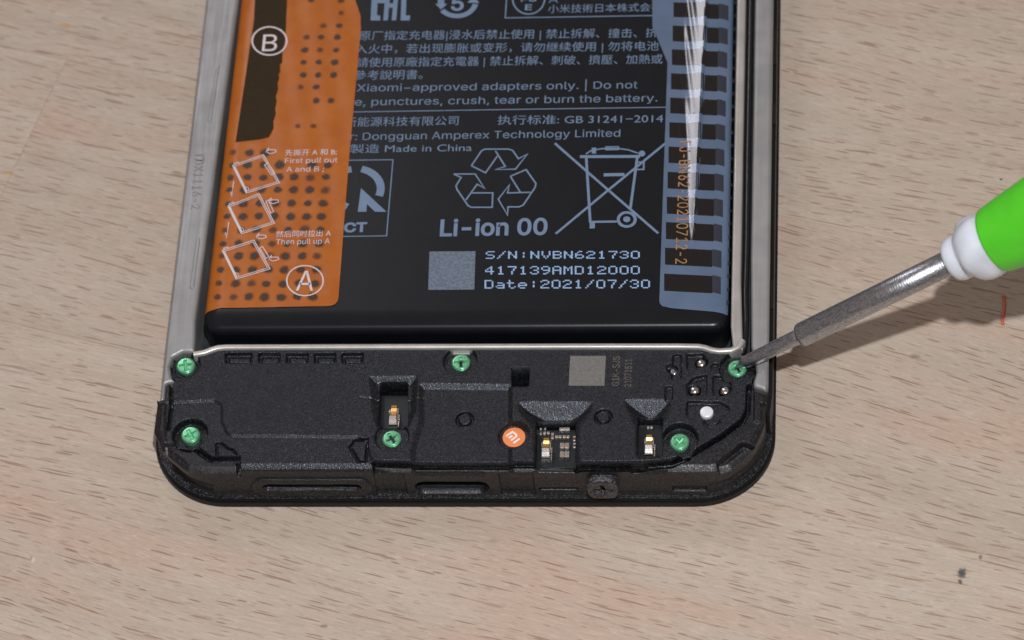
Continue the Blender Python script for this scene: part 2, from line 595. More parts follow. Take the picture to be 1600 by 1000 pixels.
def grey_film():
    k = NT('blue_grey_pull_film')
    tc = k.n('ShaderNodeTexCoord').outputs['Object']
    w = k.n('ShaderNodeTexWave'); k.inp(w, 'Vector', k.mapping(tc, (1, 1, 1), rot=(0, 0, .7))); w.inputs['Scale'].default_value = 620; w.inputs['Distortion'].default_value = 1.0
    a = k.noise(tc, 240, 2)
    c = k.mix(k.ramp(a.outputs[0], .3, .7), (.095, .145, .235), (.115, .17, .27))
    c = k.mix(k.math('MULTIPLY', w.outputs[0], .12), c, (.07, .105, .165))
    k.set(Base_Color=c, Roughness=.16)
    k.b.inputs['Specular IOR Level'].default_value = .8
    k.b.inputs['Alpha'].default_value = .95
    return k.m


def dot_mat(name, col, amt):
    k = NT(name)
    tc = k.n('ShaderNodeTexCoord').outputs['Object']
    ln = k.n('ShaderNodeVectorMath', operation='LENGTH'); k.inp(ln, 0, tc)
    oi = k.n('ShaderNodeObjectInfo')
    nz = k.noise(k.n('ShaderNodeNewGeometry').outputs['Position'], 3500, 2)
    d = k.math('ADD', ln.outputs['Value'], k.math('MULTIPLY', k.math('SUBTRACT', nz.outputs[0], .5), .0005))
    a = k.ramp(d, .00018, .00074, amt, 0.0)
    k.set(Base_Color=col, Roughness=.4, Alpha=a)
    return k.m


def shaft_mat():
    k = NT('brushed_steel')
    tc = k.n('ShaderNodeTexCoord').outputs['Object']
    a = k.noise(k.mapping(tc, (5000, 5000, 2600)), 1, 4, .75)
    rg = k.n('ShaderNodeTexWave', bands_direction='Z'); k.inp(rg, 'Vector', tc); rg.inputs['Scale'].default_value = 900; rg.inputs['Distortion'].default_value = 1.5; rg.inputs['Detail Scale'].default_value = 2
    c = k.mix(k.ramp(a.outputs[0], .3, .7), (.27, .29, .34), (.60, .61, .64))
    k.set(Base_Color=c, Metallic=1.0)
    k.inp(k.b, 'Roughness', k.ramp(a.outputs[0], .3, .7, .29, .36))
    b = k.n('ShaderNodeBump'); h = k.math('ADD', k.math('MULTIPLY', a.outputs[0], .35), k.math('MULTIPLY', rg.outputs[0], .8)); k.inp(b, 'Height', h)
    b.inputs['Strength'].default_value = .22; b.inputs['Distance'].default_value = .00003
    k.set(Normal=b.outputs[0])
    return k.m


def soft_plastic(name, col, rough, sss):
    k = NT(name)
    tc = k.n('ShaderNodeTexCoord').outputs['Object']
    a = k.noise(tc, 240, 3, .5)
    c = k.mix(k.ramp(a.outputs[0], .3, .7), tuple(x*.95 for x in col), tuple(min(1, x*1.04) for x in col))
    k.set(Base_Color=c, Roughness=rough)
    k.b.inputs['Subsurface Weight'].default_value = sss
    k.b.inputs['Subsurface Radius'].default_value = (1, 1, 1)
    k.b.inputs['Subsurface Scale'].default_value = .0012
    b = k.n('ShaderNodeBump'); nb = k.noise(tc, 420, 2); k.inp(b, 'Height', nb.outputs[0]); b.inputs['Strength'].default_value = .25; b.inputs['Distance'].default_value = .0004
    k.set(Normal=b.outputs[0])
    return k.m


M['orange_film'] = orange_film(); M['grey_film'] = grey_film()
M['dot'] = dot_mat('adhesive_dot_brown', (.030, .020, .014), .93)
M['dot_faint'] = dot_mat('adhesive_dot_faint', (.045, .025, .014), .62)
M['perf'] = dot_mat('perforation_dark', (.012, .016, .022), .9)
M['shaft'] = shaft_mat()
M['white_plastic'] = soft_plastic('milky_white_plastic', (.70, .75, .84), .36, .25)
M['green_plastic'] = soft_plastic('lime_green_plastic', (.095, .66, .024), .34, 0.0)
M['brown_tab'] = simple('dark_brown_film', (.034, .021, .010), .6, spec=.15, var=.15, vscale=3500, bump=.25, bscale=3000)

# ------------------------------------------------------------------ the table
table = bpy.data.objects.new('table_top', None); link(table)
table['kind'] = 'structure'
table['label'] = 'beech wood table top of glued boards under the phone'
base_tone = ((.465, .385, .31), (.535, .455, .38), (.52, .375, .295), (.51, .455, .40), (.275, .178, .128))
stains = [(1430, 557, .9, .55, (.22, .17, .14), .75), (1503, 896, .75, .9, (.06, .07, .075), .95), (1500, 908, .4, .5, (.05, .06, .06), .9),
          (1516, 869, 1.6, .5, (.50, .44, .34), .6), (1532, 871, .3, .4, (.16, .12, .08), .8), (100, 40, 1.0, .4, (.52, .27, .07), .7), (8, 270, 1.3, .4, (.50, .26, .08), .7),
          (105, 50, .7, .3, (.45, .25, .12), .5), (507, 978, .5, .3, (.20, .16, .13), .7), (770, 845, 1.2, .4, (.33, .25, .19), .5), (900, 805, 1.0, .5, (.36, .29, .23), .5), (1564, 280, .25, .2, (.05, .04, .03), .9),
          (52, 876, .3, .5, (.66, .56, .48), .7), (48, 872, .18, .4, (.30, .22, .17), .6)]
# boards run along the grain; seams found in the photograph
gd = (at(1600, 880, 0)-at(1200, 785, 0))[:2]; gd /= np.linalg.norm(gd)
gn = np.array([-gd[1], gd[0]])
GROT = math.atan2(gd[1], gd[0])
s_low = at(1200, 785, 0)[:2]@gn
s_up = at(107, 95, 0)[:2]@gn
e_left = at(45, 215, 0)[:2]@gd
rows = [(s_low-95, s_low-42, 0.21, None), (s_low-42, s_low, 1.33, None), (s_low, s_up, 2.57, e_left), (s_up, s_up+46, 3.71, None), (s_up+46, s_up+100, 4.9, None)]
for bi, (n0, n1, ox, cut) in enumerate(rows):
    spans = [(-240, 240)] if cut is None else [(-240, cut), (cut, 240)]
    for si, (a, b) in enumerate(spans):
        g = .014 if bi < 3 else .006
        mid = gd*(a+b)/2+gn*(n0+n1)/2
        hx, hy = (b-a)/2-g, (n1-n0)/2-g
        f = 1+rng.uniform(-.035, .035)
        tone = tuple(tuple(x*f for x in c) for c in base_tone)
        m = wood_mat('beech_board', ox+si*.6, tone, stains)
        o = prism('board', [(-hx, -hy), (hx, -hy), (hx, hy), (-hx, hy)], -18, 0, m, table, bev=.02)
        o.location = (mid[0]*S, mid[1]*S, 0); o.rotation_euler = (0, 0, GROT)

# ------------------------------------------------------------------ the phone
phone = bpy.data.objects.new('opened_phone', None); link(phone)
phone['label'] = 'opened black phone lying screen down with battery and screwed lower cover exposed'
phone['category'] = 'phone'
YT = 96.0


def rrect(hw, y0, y1, r, n=14, dx=0.0):
    pts = []
    for cx, cy, a0 in ((hw-r, y0+r, -90), (hw-r, y1-r, 0), (-hw+r, y1-r, 90), (-hw+r, y0+r, 180)):
        for k in range(n+1):
            a = math.radians(a0+90*k/n)
            pts.append((cx+dx+r*math.cos(a), cy+r*math.sin(a)))
    return pts


# screen slab with its rim
scr = prism('screen', rrect(38.75, -18.45, 142, 9.6, dx=-.3), .03, 1.25, M['glass_edge'], phone, bev=.22)
rim = prism('screen_rim', rrect(38.4, -18.05, 141.6, 9.2, dx=-.3), 1.2, 1.75, M['lip'], phone, bev=.18)
tray = prism('battery_tray', rrect(37.4, -16.8, 141, 8), 1.7, 2.6, M['tray'], phone)

# --- lower frame and lower cover: one moulded relief, split along its joint
MOD = 7.9


def c8(px, py, r, z=8.0):
    p = at(px, py, z); return circle(p[:2], r)


def outline_top():
    L = [(-37.85, -7.6), (-37.85, -12.0), (-36.7, -14.3), (-33.3, -17.2), (-31.5, -17.4)]
    R = [(31.0, -17.4), (33.4, -16.6), (36.2, -14.0), (37.3, -11.0), (37.6, -5.6)]
    return L+R


OT = outline_top()
relief_poly = XY([(304, 551), (286, 551), (271, 559), (265.5, 571), (269, 588), (275, 597), (261, 600.5), (258.5, 623)]) + [(-37.85, -7.9)] + OT[1:-1] + [(37.6, -6.3)] + \
    XY([(1197, 613), (1176, 606), (1174, 598), (1179.5, 581), (1178, 562), (1172, 551), (1140, 552), (1113, 551), (1100, 546.5), (720, 546.5), (345, 547), (330, 549)])
front_line = [(303, 694), (314, 704), (328, 713), (371, 713), (371, 732), (583, 731), (583, 719), (700, 721), (838, 721), (905, 723), (1000, 722), (1050, 719), (1090, 702), (1130, 678), (1160, 655), (1168, 638)]
front_poly = XY([(236, 690), (275, 690)] + front_line + [(1171, 600), (1230, 598), (1230, 800), (236, 800)])
module_poly = XY([(268, 560), (268, 600), (266, 640), (263, 668), (270, 694)] + front_line + [(1170, 600), (1185, 596), (1190, 500), (260, 500)])

feats = []          # (kind, poly, depth or z, width)


def carve(poly, depth, w=.14):
    feats.append(('rel', poly, depth, w))


def hole(poly, z, w=.10):
    feats.append(('abs', poly, z, w))


def groove(pts, half, depth, closed=False, w=.12):
    P = XY(pts)
    if closed: P = P+[P[0]]
    feats.append(('groove', P, depth, (half, w)))


# gentle levels first
carve(front_poly, .65, .25)
carve(round_poly(XY([(255, 626), (335, 622), (349, 630), (349, 655), (358, 677), (560, 679), (576, 690), (590, 740), (255, 740)]), .8), .22, .45)
carve(round_poly(XY([(653, 597), (802, 599), (802, 735), (640, 735), (640, 700), (653, 660)]), .6), .42, .75)
carve(round_poly(XY([(576, 586), (654, 586), (652, 640), (640, 668), (588, 668), (580, 640)]), .5), .60, 1.0)
carve(round_poly(XY([(806, 626), (930, 626), (926, 645), (908, 668), (908, 735), (832, 735), (832, 668), (812, 645)]), .8), 1.2, 2.15)
carve(round_poly(XY([(970, 622), (1052, 622), (1047, 650), (1038, 664), (1038, 717), (992, 717), (992, 664), (984, 650)]), .8), 1.15, 2.1)
# vents near the bar
for x0, x1 in ((351, 394), (403, 438), (446, 482), (490, 525), (533, 568)):
    carve(round_poly(XY([(x0, 550), (x1, 550), (x1, 567), (x0, 567)]), .3), .75, .12)
    carve(round_poly(XY([(x0+5, 555), (x1-3, 555), (x1-3, 564), (x0+5, 564)]), .2), -.25, .15)
# wells
carve(c8(289, 570, 1.95), .95, .14); carve(c8(289, 570, 1.5), .12, .1)
carve(c8(719, 563, 2.15), .70, .14)
carve(c8(296, 676, 2.25), 1.25, .16)
carve(c8(612, 681, 2.15), .55, .14)
hole(c8(803, 681, 1.95, 7.5), 6.85)
carve(c8(1062, 685, 2.30), 1.3, .16)
carve(c8(1152, 573, 2.25), .95, .14)
# pockets
hole(round_poly(XY([(594, 598), (637, 598), (638, 668), (591, 668)], 7.4), .35), 3.2)
hole(XY([(799, 573), (827, 573), (826, 603), (799, 603)]), 3.0)
hole(round_poly(XY([(839, 661), (900, 661), (900, 731), (836, 731)], 6.75), .15), 4.0)
hole(round_poly(XY([(997, 656), (1035, 656), (1036, 717), (996, 717)], 6.8), .3), 4.0)
# raised lip round the first pocket
groove([(563, 620), (594, 623)], .12, .16, w=.12)
groove([(638, 623), (661, 620)], .12, .16, w=.12)
# ring bosses
for c in ((726, 654), (943, 653)):
    p = at(*c, 7.7)[:2]
    feats.append(('groove', circle(p, .93)+[circle(p, .93)[0]], .5, (.17, .12)))
# small joints
groove([(268, 597), (266.5, 640), (263, 668)], .20, 1.0)
groove([(303, 694), (314, 704), (328, 713), (371, 713), (371, 732)], .26, 1.4)
groove([(371, 732), (583, 731), (583, 720)], .10, .7)
groove([(583, 721), (640, 722), (700, 722), (838, 722)], .24, 1.0)
groove([(901, 725), (1000, 724), (1050, 720), (1075, 710)], .34, 1.4, w=.22)
groove([(1075, 710), (1090, 702), (1130, 678), (1160, 655), (1168, 640), (1170, 602)], .26, 1.5)
groove([(546, 696), (554, 686), (574, 685), (571, 718), (560, 719)], .15, .6, closed=True)
groove([(338, 709), (338, 691), (344, 690), (355, 698), (362, 700), (368, 707)], .13, .55)
groove([(583, 728), (612, 733), (630, 736)], .12, .4)
# pocket cluster on the right
carve(round_poly(XY([(1051, 552), (1065, 552), (1065, 594), (1048, 594)]), .5), .45, .12)
hole(c8(1050, 574, .72), 5.8)
carve(round_poly(XY([(1039, 602), (1052, 602), (1051, 626), (1038, 626)]), .4), .4, .12)
carve(round_poly(XY([(1072, 552), (1098, 551), (1108, 562), (1104, 571), (1073, 578)]), .3), .6, .12)
carve(round_poly(XY([(1072, 599), (1084, 588), (1105, 583), (1105, 617), (1073, 618)]), .35), .6, .12)
carve(round_poly(XY([(1113, 586), (1128, 585), (1144, 598), (1140, 612), (1132, 618), (1113, 617)]), .35), .6, .12)
carve(round_poly(XY([(1072, 625), (1125, 626), (1142, 636), (1138, 646), (1122, 655), (1080, 655), (1072, 648)]), .5), .55, .12)
carve(c8(1117, 572, .55), .45, .12)
for c in ((1096, 563), (1085, 606), (1133, 607), (1104, 642)):
    hole(c8(c[0], c[1], .82), 5.4)
feats.append(('groove', [tuple(at(1112, 653)[:2]+np.array([1.1*math.cos(a), 1.1*math.sin(a)])) for a in np.linspace(math.pi*1.02, math.pi*1.98, 14)], .35, (.13, .1)))
# front ledge: steps in the wall top, corner pocket
for q in ([(640, 727), (758, 727), (752, 760), (650, 760)], [(830, 729), (905, 729), (900, 760), (842, 760)], [(983, 727), (1043, 727), (1036, 760), (990, 760)]):
    carve(XY(q), .75, .35)
carve(round_poly(XY([(1118, 716), (1160, 684), (1182, 690), (1124, 741)]), .3), 1.1, .25)
carve(XY([(1176, 606), (1196, 612), (1193, 660), (1176, 655)]), -.25, .3)


def H(x, y):
    x = np.asarray(x, float); y = np.asarray(y, float)
    z = np.full(x.shape, MOD)
    for kind, P, dep, w in feats:
        A = np.asarray(P); pad = 1.2
        m = (x > A[:, 0].min()-pad) & (x < A[:, 0].max()+pad) & (y > A[:, 1].min()-pad) & (y < A[:, 1].max()+pad)
        if not m.any(): continue
        if kind == 'groove':
            half, ww = w
            d = seg_dist(P, x[m], y[m])
            z[m] -= dep*smooth01((half+ww/2-d)/ww)
        else:
            t = -sdf(P, x[m], y[m])/w
            t = .6*np.clip(t, 0, 1)+.4*smooth01(t) if w > .5 else smooth01(t)
            if kind == 'rel': z[m] -= dep*t
            else: z[m] = z[m]*(1-t)+dep*t
    # rounded front edge
    d = -sdf(relief_poly, x, y)
    fr = (y < -8)
    z -= np.where(fr, .46*np.clip(1-d/.80, 0, 1)**1.15, 0)
    return z


# sample the relief once on its grid and split into two meshes
def relief():
    res = .085
    P = np.asarray(relief_poly)
    x0, y0 = P.min(0)-res; x1, y1 = P.max(0)+res
    nx = int((x1-x0)/res)+2; ny = int((y1-y0)/res)+2
    X, Y = np.meshgrid(np.linspace(x0, x1, nx), np.linspace(y0, y1, ny))
    ins = sdf(relief_poly, X, Y) < 0
    cell = ins[:-1, :-1] | ins[1:, :-1] | ins[:-1, 1:] | ins[1:, 1:]
    used = np.zeros(X.shape, bool)
    for a in (slice(None, -1), slice(1, None)):
        for b in (slice(None, -1), slice(1, None)):
            used[a, b] |= cell
    mv = used & ~ins
    sx, sy = snap(relief_poly, X[mv], Y[mv]); X[mv] = sx; Y[mv] = sy
    Z = np.full(X.shape, 5.0)
    Z[used] = H(X[used], Y[used])
    cx = (X[:-1, :-1]+X[1:, 1:])/2; cy = (Y[:-1, :-1]+Y[1:, 1:])/2
    inmod = sdf(module_poly, cx, cy) < 0
    for name, sel, mat in (('lower_cover', cell & inmod, M['module']), ('lower_frame', cell & ~inmod, M['frame'])):
        u = np.zeros(X.shape, bool)
        for a in (slice(None, -1), slice(1, None)):
            for b in (slice(None, -1), slice(1, None)):
                u[a, b] |= sel
        idx = -np.ones(X.shape, int); idx[u] = np.arange(u.sum())
        j, i = np.nonzero(sel)
        F = np.stack([idx[j, i], idx[j, i+1], idx[j+1, i+1], idx[j+1, i]], 1)
        yield mesh(name, np.stack([X[u], Y[u], Z[u]], 1), F, mat, phone, smooth=True)


cover, frame = list(relief())
cover['label'] = 'grained black cover with wells, vents and pockets'

# --- outer wall of the lower frame, with ports
WY = -17.4


def wall():
    # matched bottom and top outlines
    top = round_poly(OT, [0, 1.2, 1.2, 1.5, .6, .6, 1.5, 1.5, 1.2, 0], 5)
    bot = [(-37.3, -7.6)]
    r = 8.6
    for k in range(17):
        a = math.radians(180+90*k/16); bot.append((-37.3+r+r*math.cos(a), -17.55+r+r*math.sin(a)))
    for k in range(17):
        a = math.radians(270+90*k/16); bot.append((37.3-r+r*math.cos(a), -17.55+r+r*math.sin(a)))
    bot.append((37.3, -5.6))

    def resample(P, keys, ns):
        P = np.asarray(P, float)
        seg = np.r_[0, np.cumsum(np.linalg.norm(np.diff(P, axis=0), axis=1))]
        out = []
        # split at keys (x position on the bottom run)
        ki = [0]+[int(np.argmin(np.abs(P[:, 0]-kx)+10*np.abs(P[:, 1]-WY))) for kx in keys]+[len(P)-1]
        for q in range(len(ki)-1):
            s = np.linspace(seg[ki[q]], seg[ki[q+1]], ns[q], endpoint=(q == len(ki)-2))
            out.append(np.stack([np.interp(s, seg, P[:, 0]), np.interp(s, seg, P[:, 1])], 1))
        return np.concatenate(out)
    ns = (170, 780, 170)
    T = resample(top, (-31.4, 30.9), ns); B = resample(bot, (-31.4, 30.9), ns)
    # make the straight run share x
    a, b = ns[0], ns[0]+ns[1]
    T[a:b, 0] = B[a:b, 0] = np.linspace(-30.6, 30.6, ns[1])
    T[a:b, 1] = WY; B[a:b, 1] = WY-.12
    tang = np.gradient(T, axis=0); tang /= np.linalg.norm(tang, axis=1)[:, None]
    nrm = np.stack([tang[:, 1], -tang[:, 0]], 1)          # outward
    Tin = T-nrm*.02
    zt = H(T[:, 0], T[:, 1])
    nt = 76
    n = len(T)
    t = np.linspace(0, 1, nt)
    z = 1.72+(zt[None, :]-1.72)*t[:, None]
    blend = smooth01((t-.25)/.6)[:, None, None]
    P = B[None]*(1-blend)+T[None]*blend
    X = P[:, :, 0]; Yy = P[:, :, 1]
    # in/out relief d (positive = inward)
    d = np.zeros(X.shape)
    onrun = (np.arange(n) >= a) & (np.arange(n) < b)

    def stad(x0, x1, z0, z1, r=None):
        r = min((z1-z0)/2, (x1-x0)/2) if r is None else r
        cx, cz = (x0+x1)/2, (z0+z1)/2
        qx = np.abs(X-cx)-((x1-x0)/2-r); qz = np.abs(z-cz)-((z1-z0)/2-r)
        return np.hypot(np.maximum(qx, 0), np.maximum(qz, 0))+np.minimum(np.maximum(qx, qz), 0)-r

    def rel(sd, depth, w=.12):
        nonlocal d
        d = d+np.where(onrun[None], depth*smooth01(-sd/w), 0)
    rel(stad(-25.9, -10.6, 1.75, 5.35), -.28, .15)            # speaker surround
    rel(stad(-25.2, -11.3, 2.15, 4.95), .12, .12)
    rel(stad(-24.4, -12.1, 2.75, 4.25), .95, .15)             # slot
    rel(stad(-10.4, -6.5, 1.0, 6.6, .15), .30, .15)           # recessed panels
    rel(stad(5.0, 9.3, 1.0, 6.6, .15), .30, .15)
    rel(stad(-5.5, 3.65, 1.95, 4.55), 4.2, .16)               # usb port
    rel(stad(9.7, 14.6, 2.5, 3.25), .8, .12)                  # microphone slot
    rel(stad(26.0, 30.4, 2.1, 3.7, .3), .35, .3)
    # a step that follows the corners
    st = smooth01((z-3.0)/.25)*smooth01((3.9-z)/.25)
    d += np.where(onrun[None], 0, .18*st)
    fil = np.clip(1-(z-1.72)/.5, 0, 1)**2
    d -= .25*fil
    Xo = X-nrm[None, :, 0]*d; Yo = Yy-nrm[None, :, 1]*d
    V = np.stack([Xo, Yo, z], 2).reshape(-1, 3)
    F = []
    ii = np.arange(nt-1)[:, None]*n+np.arange(n-1)[None]
    F = np.stack([ii, ii+1, ii+1+n, ii+n], 2).reshape(-1, 4)
    return mesh('frame_wall', V, F, M['frame'], phone, smooth=True)


wall()
usb = box('port_tongue', (-.93, -14.9, 3.05), (6.2, 1.4, .35), M['tray'], phone)

# --- jack plug standing proud of the wall
def plug():
    c = atY(942, 767, -18.2)
    cx, cz = c[0], c[2]+.35
    hw, hh = 1.95, 2.15
    n = 40
    sq = lambda k, s: (s*hw*np.sign(math.cos(k))*abs(math.cos(k))**.55, s*hh*np.sign(math.sin(k))*abs(math.sin(k))**.55)
    ang = [2*math.pi*k/n for k in range(n)]
    V = []; rings = []
    star = lambda a: .36+.20*math.cos(4*a)+.05*math.cos(7*a)
    prof = [(1.0, -17.2), (1.0, -18.15), (.95, -18.33), (.86, -18.40), (.72, -18.36)]
    for s, y in prof:
        b = len(V)
        V += [(cx+sq(a, s)[0], y, max(cz+sq(a, s)[1], 1.30) if s > 0 else 0) for a in ang]; rings.append(b)
    for s, y in ((1.0, -18.36), (.85, -17.9), (.8, -17.3)):
        b = len(V)
        V += [(cx+star(a)*s*1.35*hw*math.cos(a)*.9, y, cz+star(a)*s*hh*math.sin(a)) for a in ang]; rings.append(b)
    F = []
    for r0, r1 in zip(rings[:-1], rings[1:]):
        for k in range(n):
            F.append((r0+k, r0+(k+1) % n, r1+(k+1) % n, r1+k))
    F.append(tuple(rings[-1]+k for k in range(n)))
    return fix_normals(mesh('jack_plug', V, F, M['rubber'], phone, smooth=True))


plug()

# --- side rails
left_poly = [(-37.8, YT)] + XY([(322, 0), (290, 270), (258, 540), (250, 628), (256.5, 623), (258.5, 599), (273, 595.5), (268, 588), (264, 571), (269.5, 557.5), (285, 549), (303, 549), (304.5, 530), (305, 500), (338, 250), (372, 0)]) + [(-33.4, YT)]
left = slab('side_rail', left_poly, 8.0, 1.7, .45, .13, M['magnesium'], phone)
right_poly = XY([(1203.5, 0), (1203.5, 400)])
right_poly = [(35.3, YT), (35.35, 13)] + XY([(1174, 540), (1180, 562), (1181.5, 581), (1177, 597), (1178, 603), (1197, 609.5)]) + [(37.72, -5.6), (37.72, YT)]
right = slab('side_rail', right_poly, 8.0, 1.7, .40, .13, M['magnesium'], phone)
rib = slab('inner_rib', [(32.95, YT), (33.0, 3.0)] + XY([(1145, 540), (1161, 545), (1160, 520)]) + [(34.15, 10), (34.1, YT)], 7.85, 2, .22, .12, M['bar'], phone)
band = prism('edge_band', [(37.5, -9.0), (37.9, -9.0), (38.2, -6.0), (38.2, YT), (37.7, YT), (37.7, -5.5)], 1.7, 6.4, M['glass_edge'], phone, bev=.2)
cable = tube('antenna_cable', [(34.72, YT, 7.2), (34.75, 60, 7.2), (34.72, 30, 7.25), (34.78, 14, 7.2), (34.7, 8, 7.1), (34.85, 4, 7.2), (34.75, 1.0, 7.1), (34.6, -.6, 6.6)], .42, M['gasket'], phone)
fill = prism('groove_floor', [(34.1, -.5), (35.35, -.5), (35.35, YT), (34.1, YT)], 2.6, 5.6, M['tray'], phone)
# bits of grime and pressed marks on the rail edge
for (px, py, w, h) in ((1206, 50, 3, 60), (1204, 165, 3, 34), (1205, 440, 3, 46)):
    p = at(px, py, 6.4)
    box('edge_clip', (38.0, p[1]-h*.045, 6.3), (.45, h*.093, .5), M['gasket'], phone, bev=.1)
# raised casting marks on the left rail
for q in ([(352, 100), (345, 110), (332, 190), (338, 192)], [(313, 372), (307, 372), (296, 450), (303, 452)]):
    q = [(x-(8 if q[0][0] > 340 else 0), y) for x, y in q]
    slab('cast_pad', XY(q), 8.12, 7.9, .08, .12, M['magnesium'], left)
text('cast_marking', 'TDX1116-2', (305, 238), (297, 326), 1.25, 8.02, M['magnesium'], left)
for o in [c for c in left.children if c.name.startswith('cast_marking')]:
    md = o.modifiers.new('s', 'SOLIDIFY'); md.thickness = .00012; md.offset = 1
# cross bar between battery and cover
def bar_pts(z):
    return [tuple(at(x, y, z)) for x, y in ((302, 552), (310, 551), (320, 549), (330, 545), (340, 542), (352, 541), (520, 540.5), (720, 540), (900, 539.5), (1060, 539.5), (1092, 540), (1102, 542), (1112, 545.5), (1124, 547), (1142, 546), (1154, 541), (1160, 530))]


def bar():
    P = np.array(bar_pts(8.25))
    V, F = [], []
    prof = [(-.40, 2.6), (-.40, 7.95), (-.33, 8.17), (-.2, 8.27), (0, 8.31), (.2, 8.27), (.33, 8.17), (.40, 7.95), (.40, 2.6)]
    for i, p in enumerate(P):
        t = P[min(i+1, len(P)-1)]-P[max(i-1, 0)]; t /= np.linalg.norm(t)
        nn = np.array([t[1], -t[0]])
        for o, z in prof:
            V.append((p[0]+nn[0]*o, p[1]+nn[1]*o, z))
    m = len(prof)
    for i in range(len(P)-1):
        for k in range(m-1):
            F.append((i*m+k, i*m+k+1, (i+1)*m+k+1, (i+1)*m+k))
    return fix_normals(mesh('cross_bar', V, F, M['bar'], phone, smooth=True))


bar_o = bar()
slab('bar_tab', XY([(706, 546), (735, 546), (734, 553), (707, 553)], 7.6), 7.55, 6.5, .1, .1, M['magnesium'], phone)
# simple upper end, beyond the picture
prism('upper_cover', rrect(37.6, YT+.3, 140.5, 6), 2, 7.8, M['module'], phone, bev=.3)

# ------------------------------------------------------------------ the battery
BX0, BX1, BY0 = -33.35, 32.75, 2.62
batt_poly = round_poly([(BX0, BY0), (BX1, BY0), (BX1-.35, YT-8), (BX0-.1, YT-8)], [2.2, 2.2, 1, 1], 8)


def HB(x, y):
    x = np.asarray(x, float); y = np.asarray(y, float)
    df = np.clip((y-BY0)/2.9, 0, 1)
    z = 8.0-.42*(1-df)**1.7
    ds = np.clip(np.minimum(x-BX0, BX1-x)/2.2, 0, 1)
    z -= .55*(1-ds)**2
    d = np.clip(-sdf(batt_poly, x, y), 0, .8)
    z -= .8-np.sqrt(np.maximum(.64-(.8-d)**2, 0))
    return z


battery = hf('battery', batt_poly, HB, .15, M['wrap'], phone, skirt=2.6)
battery['label'] = 'black lithium battery with printed label'
Z = 8.03

# printed warnings
T = lambda s, p0, p1, h, ref='H', bold=0.0, mat='ink', z=Z, name='printed_text': text(name, s, p0, p1, h, z, M[mat], battery, ref, bold)
CJ = '国'
T('原厂指定充电器|浸水后禁止使用 | 禁止拆解、撞击、挤', (561, 63), (1027, 58.5), 1.48, CJ)
T('入火中，若出现膨胀或变形，请勿继续使用 | 勿将电池', (555, 84), (1029, 79), 1.48, CJ)
T('請使用原廠指定充電器 | 禁止拆解、刺破、擠壓、加熱或', (557, 105), (1035, 99.5), 1.48, CJ)
T('參考說明書。', (553, 125), (660, 123.5), 1.48, CJ)
T('Xiaomi−approved adapters only. | Do not', (557, 143), (996, 138), 1.18)
T('disassembl', (431, 166.5), (551, 165), 1.18)
T('e, punctures, crush, tear or burn the battery.', (554, 165), (1027, 158.5), 1.18)
T('新能源科技有限公司', (538, 198), (716, 195.5), 1.42, CJ)
T('执行标准: GB 31241−2014', (777, 195), (1036, 192), 1.42, CJ)
T('Manufacture', (417, 220.5), (545, 219), 1.16)
T('r: Dongguan Amperex Technology Limited', (547, 219), (969, 213.5), 1.16)
T('製造 Made in China', (546.5, 239.5), (737, 237), 1.36, CJ)
T('小米技術日本株式会社', (856, 20.5), (1034, 17.5), 1.36, CJ)
T('A', (857, 4), (872, 4), .9)
T('Li-ion 00', (687, 368.5), (855, 366), 2.42, bold=.022)
T('CT', (537, 362.5), (573, 361.5), 1.35, bold=.035)
T('D', (517, 363), (533, 362.5), 1.35, bold=.035)

pr = Print(Z)
pr.stroke([(432, 177), (550, 175), (800, 171), (1044, 167.5)], 1.7)
pr.stroke([(792, -10), (789.5, 28), (1041, 24), (1042, -10)], 2.0)
pr.build('printed_rule', M['ink'], battery)

pr = Print(Z)   # square conformity mark, lower half in view
for pts in ([(588, -22), (585, 31)], [(611, -22), (607, 31)], [(619, -22), (614, 31)], [(640, -22), (627, 31)]): pass
pr.poly([(582, -25), (591, -25), (589, 24), (594, 24), (594, 32), (579, 32)])
pr.poly([(592, -25), (604, -25), (604, -17), (592, -17)]); pr.poly([(590, -2), (602, -2), (602, 5), (590, 5)])
pr.poly([(603, -25), (611, -25), (606, 32), (599, 32)]); pr.poly([(617, -25), (624, -25), (619, 32), (612, 32)])
pr.poly([(610, -25), (618, -25), (618, -17), (610, -17)]); pr.poly([(608, 5), (616, 5), (616, 12), (608, 12)])
pr.poly([(628, -25), (636, -25), (634, 24), (641, 24), (640, 32), (626, 32)])
pr.build('conformity_mark', M['ink'], battery)

pr = Print(Z)   # round arrows with a 5
pr.ellipse((714, 0), 30, 25, 9, a0=15, a1=140, n=26)
pr.ellipse((714, 0), 30, 25, 9, a0=195, a1=320, n=26)
pr.poly([(730, 4), (749, 5), (741, -6)])
pr.poly([(680, 6), (699, 6), (689, 15)]); pr.poly([(684, -12), (695, -11), (694, 7), (684, 7)])
pr.build('arrow_ring', M['ink'], battery)
T('5', (704, 16), (724, 16), 2.3, bold=.02)
pr = Print(Z)
pr.ellipse((826, -2), 25, 24, 2.6)
pr.build('ring_mark', M['ink'], battery)
T('PS', (814, 2.5), (838, 2), .85, bold=.02); T('E', (820, 15.5), (831, 15.5), .9, bold=.02)

pr = Print(Z)   # boxed mark behind the orange film
pr.stroke([(470, 251.5), (614, 249.5), (604, 368.5), (460, 370.5)], 1.8, closed=True)
pr.ellipse((557, 294.5), 38, 31, 12.5, a0=-78, a1=22, n=20)
pr.ellipse((557, 294.5), 38, 31, 12.5, a0=112, a1=258, n=24)
pr.poly([(564, 294), (604, 331), (586, 331), (573.5, 319), (572.5, 331), (559, 331)])
pr.build('boxed_mark', M['ink'], battery)

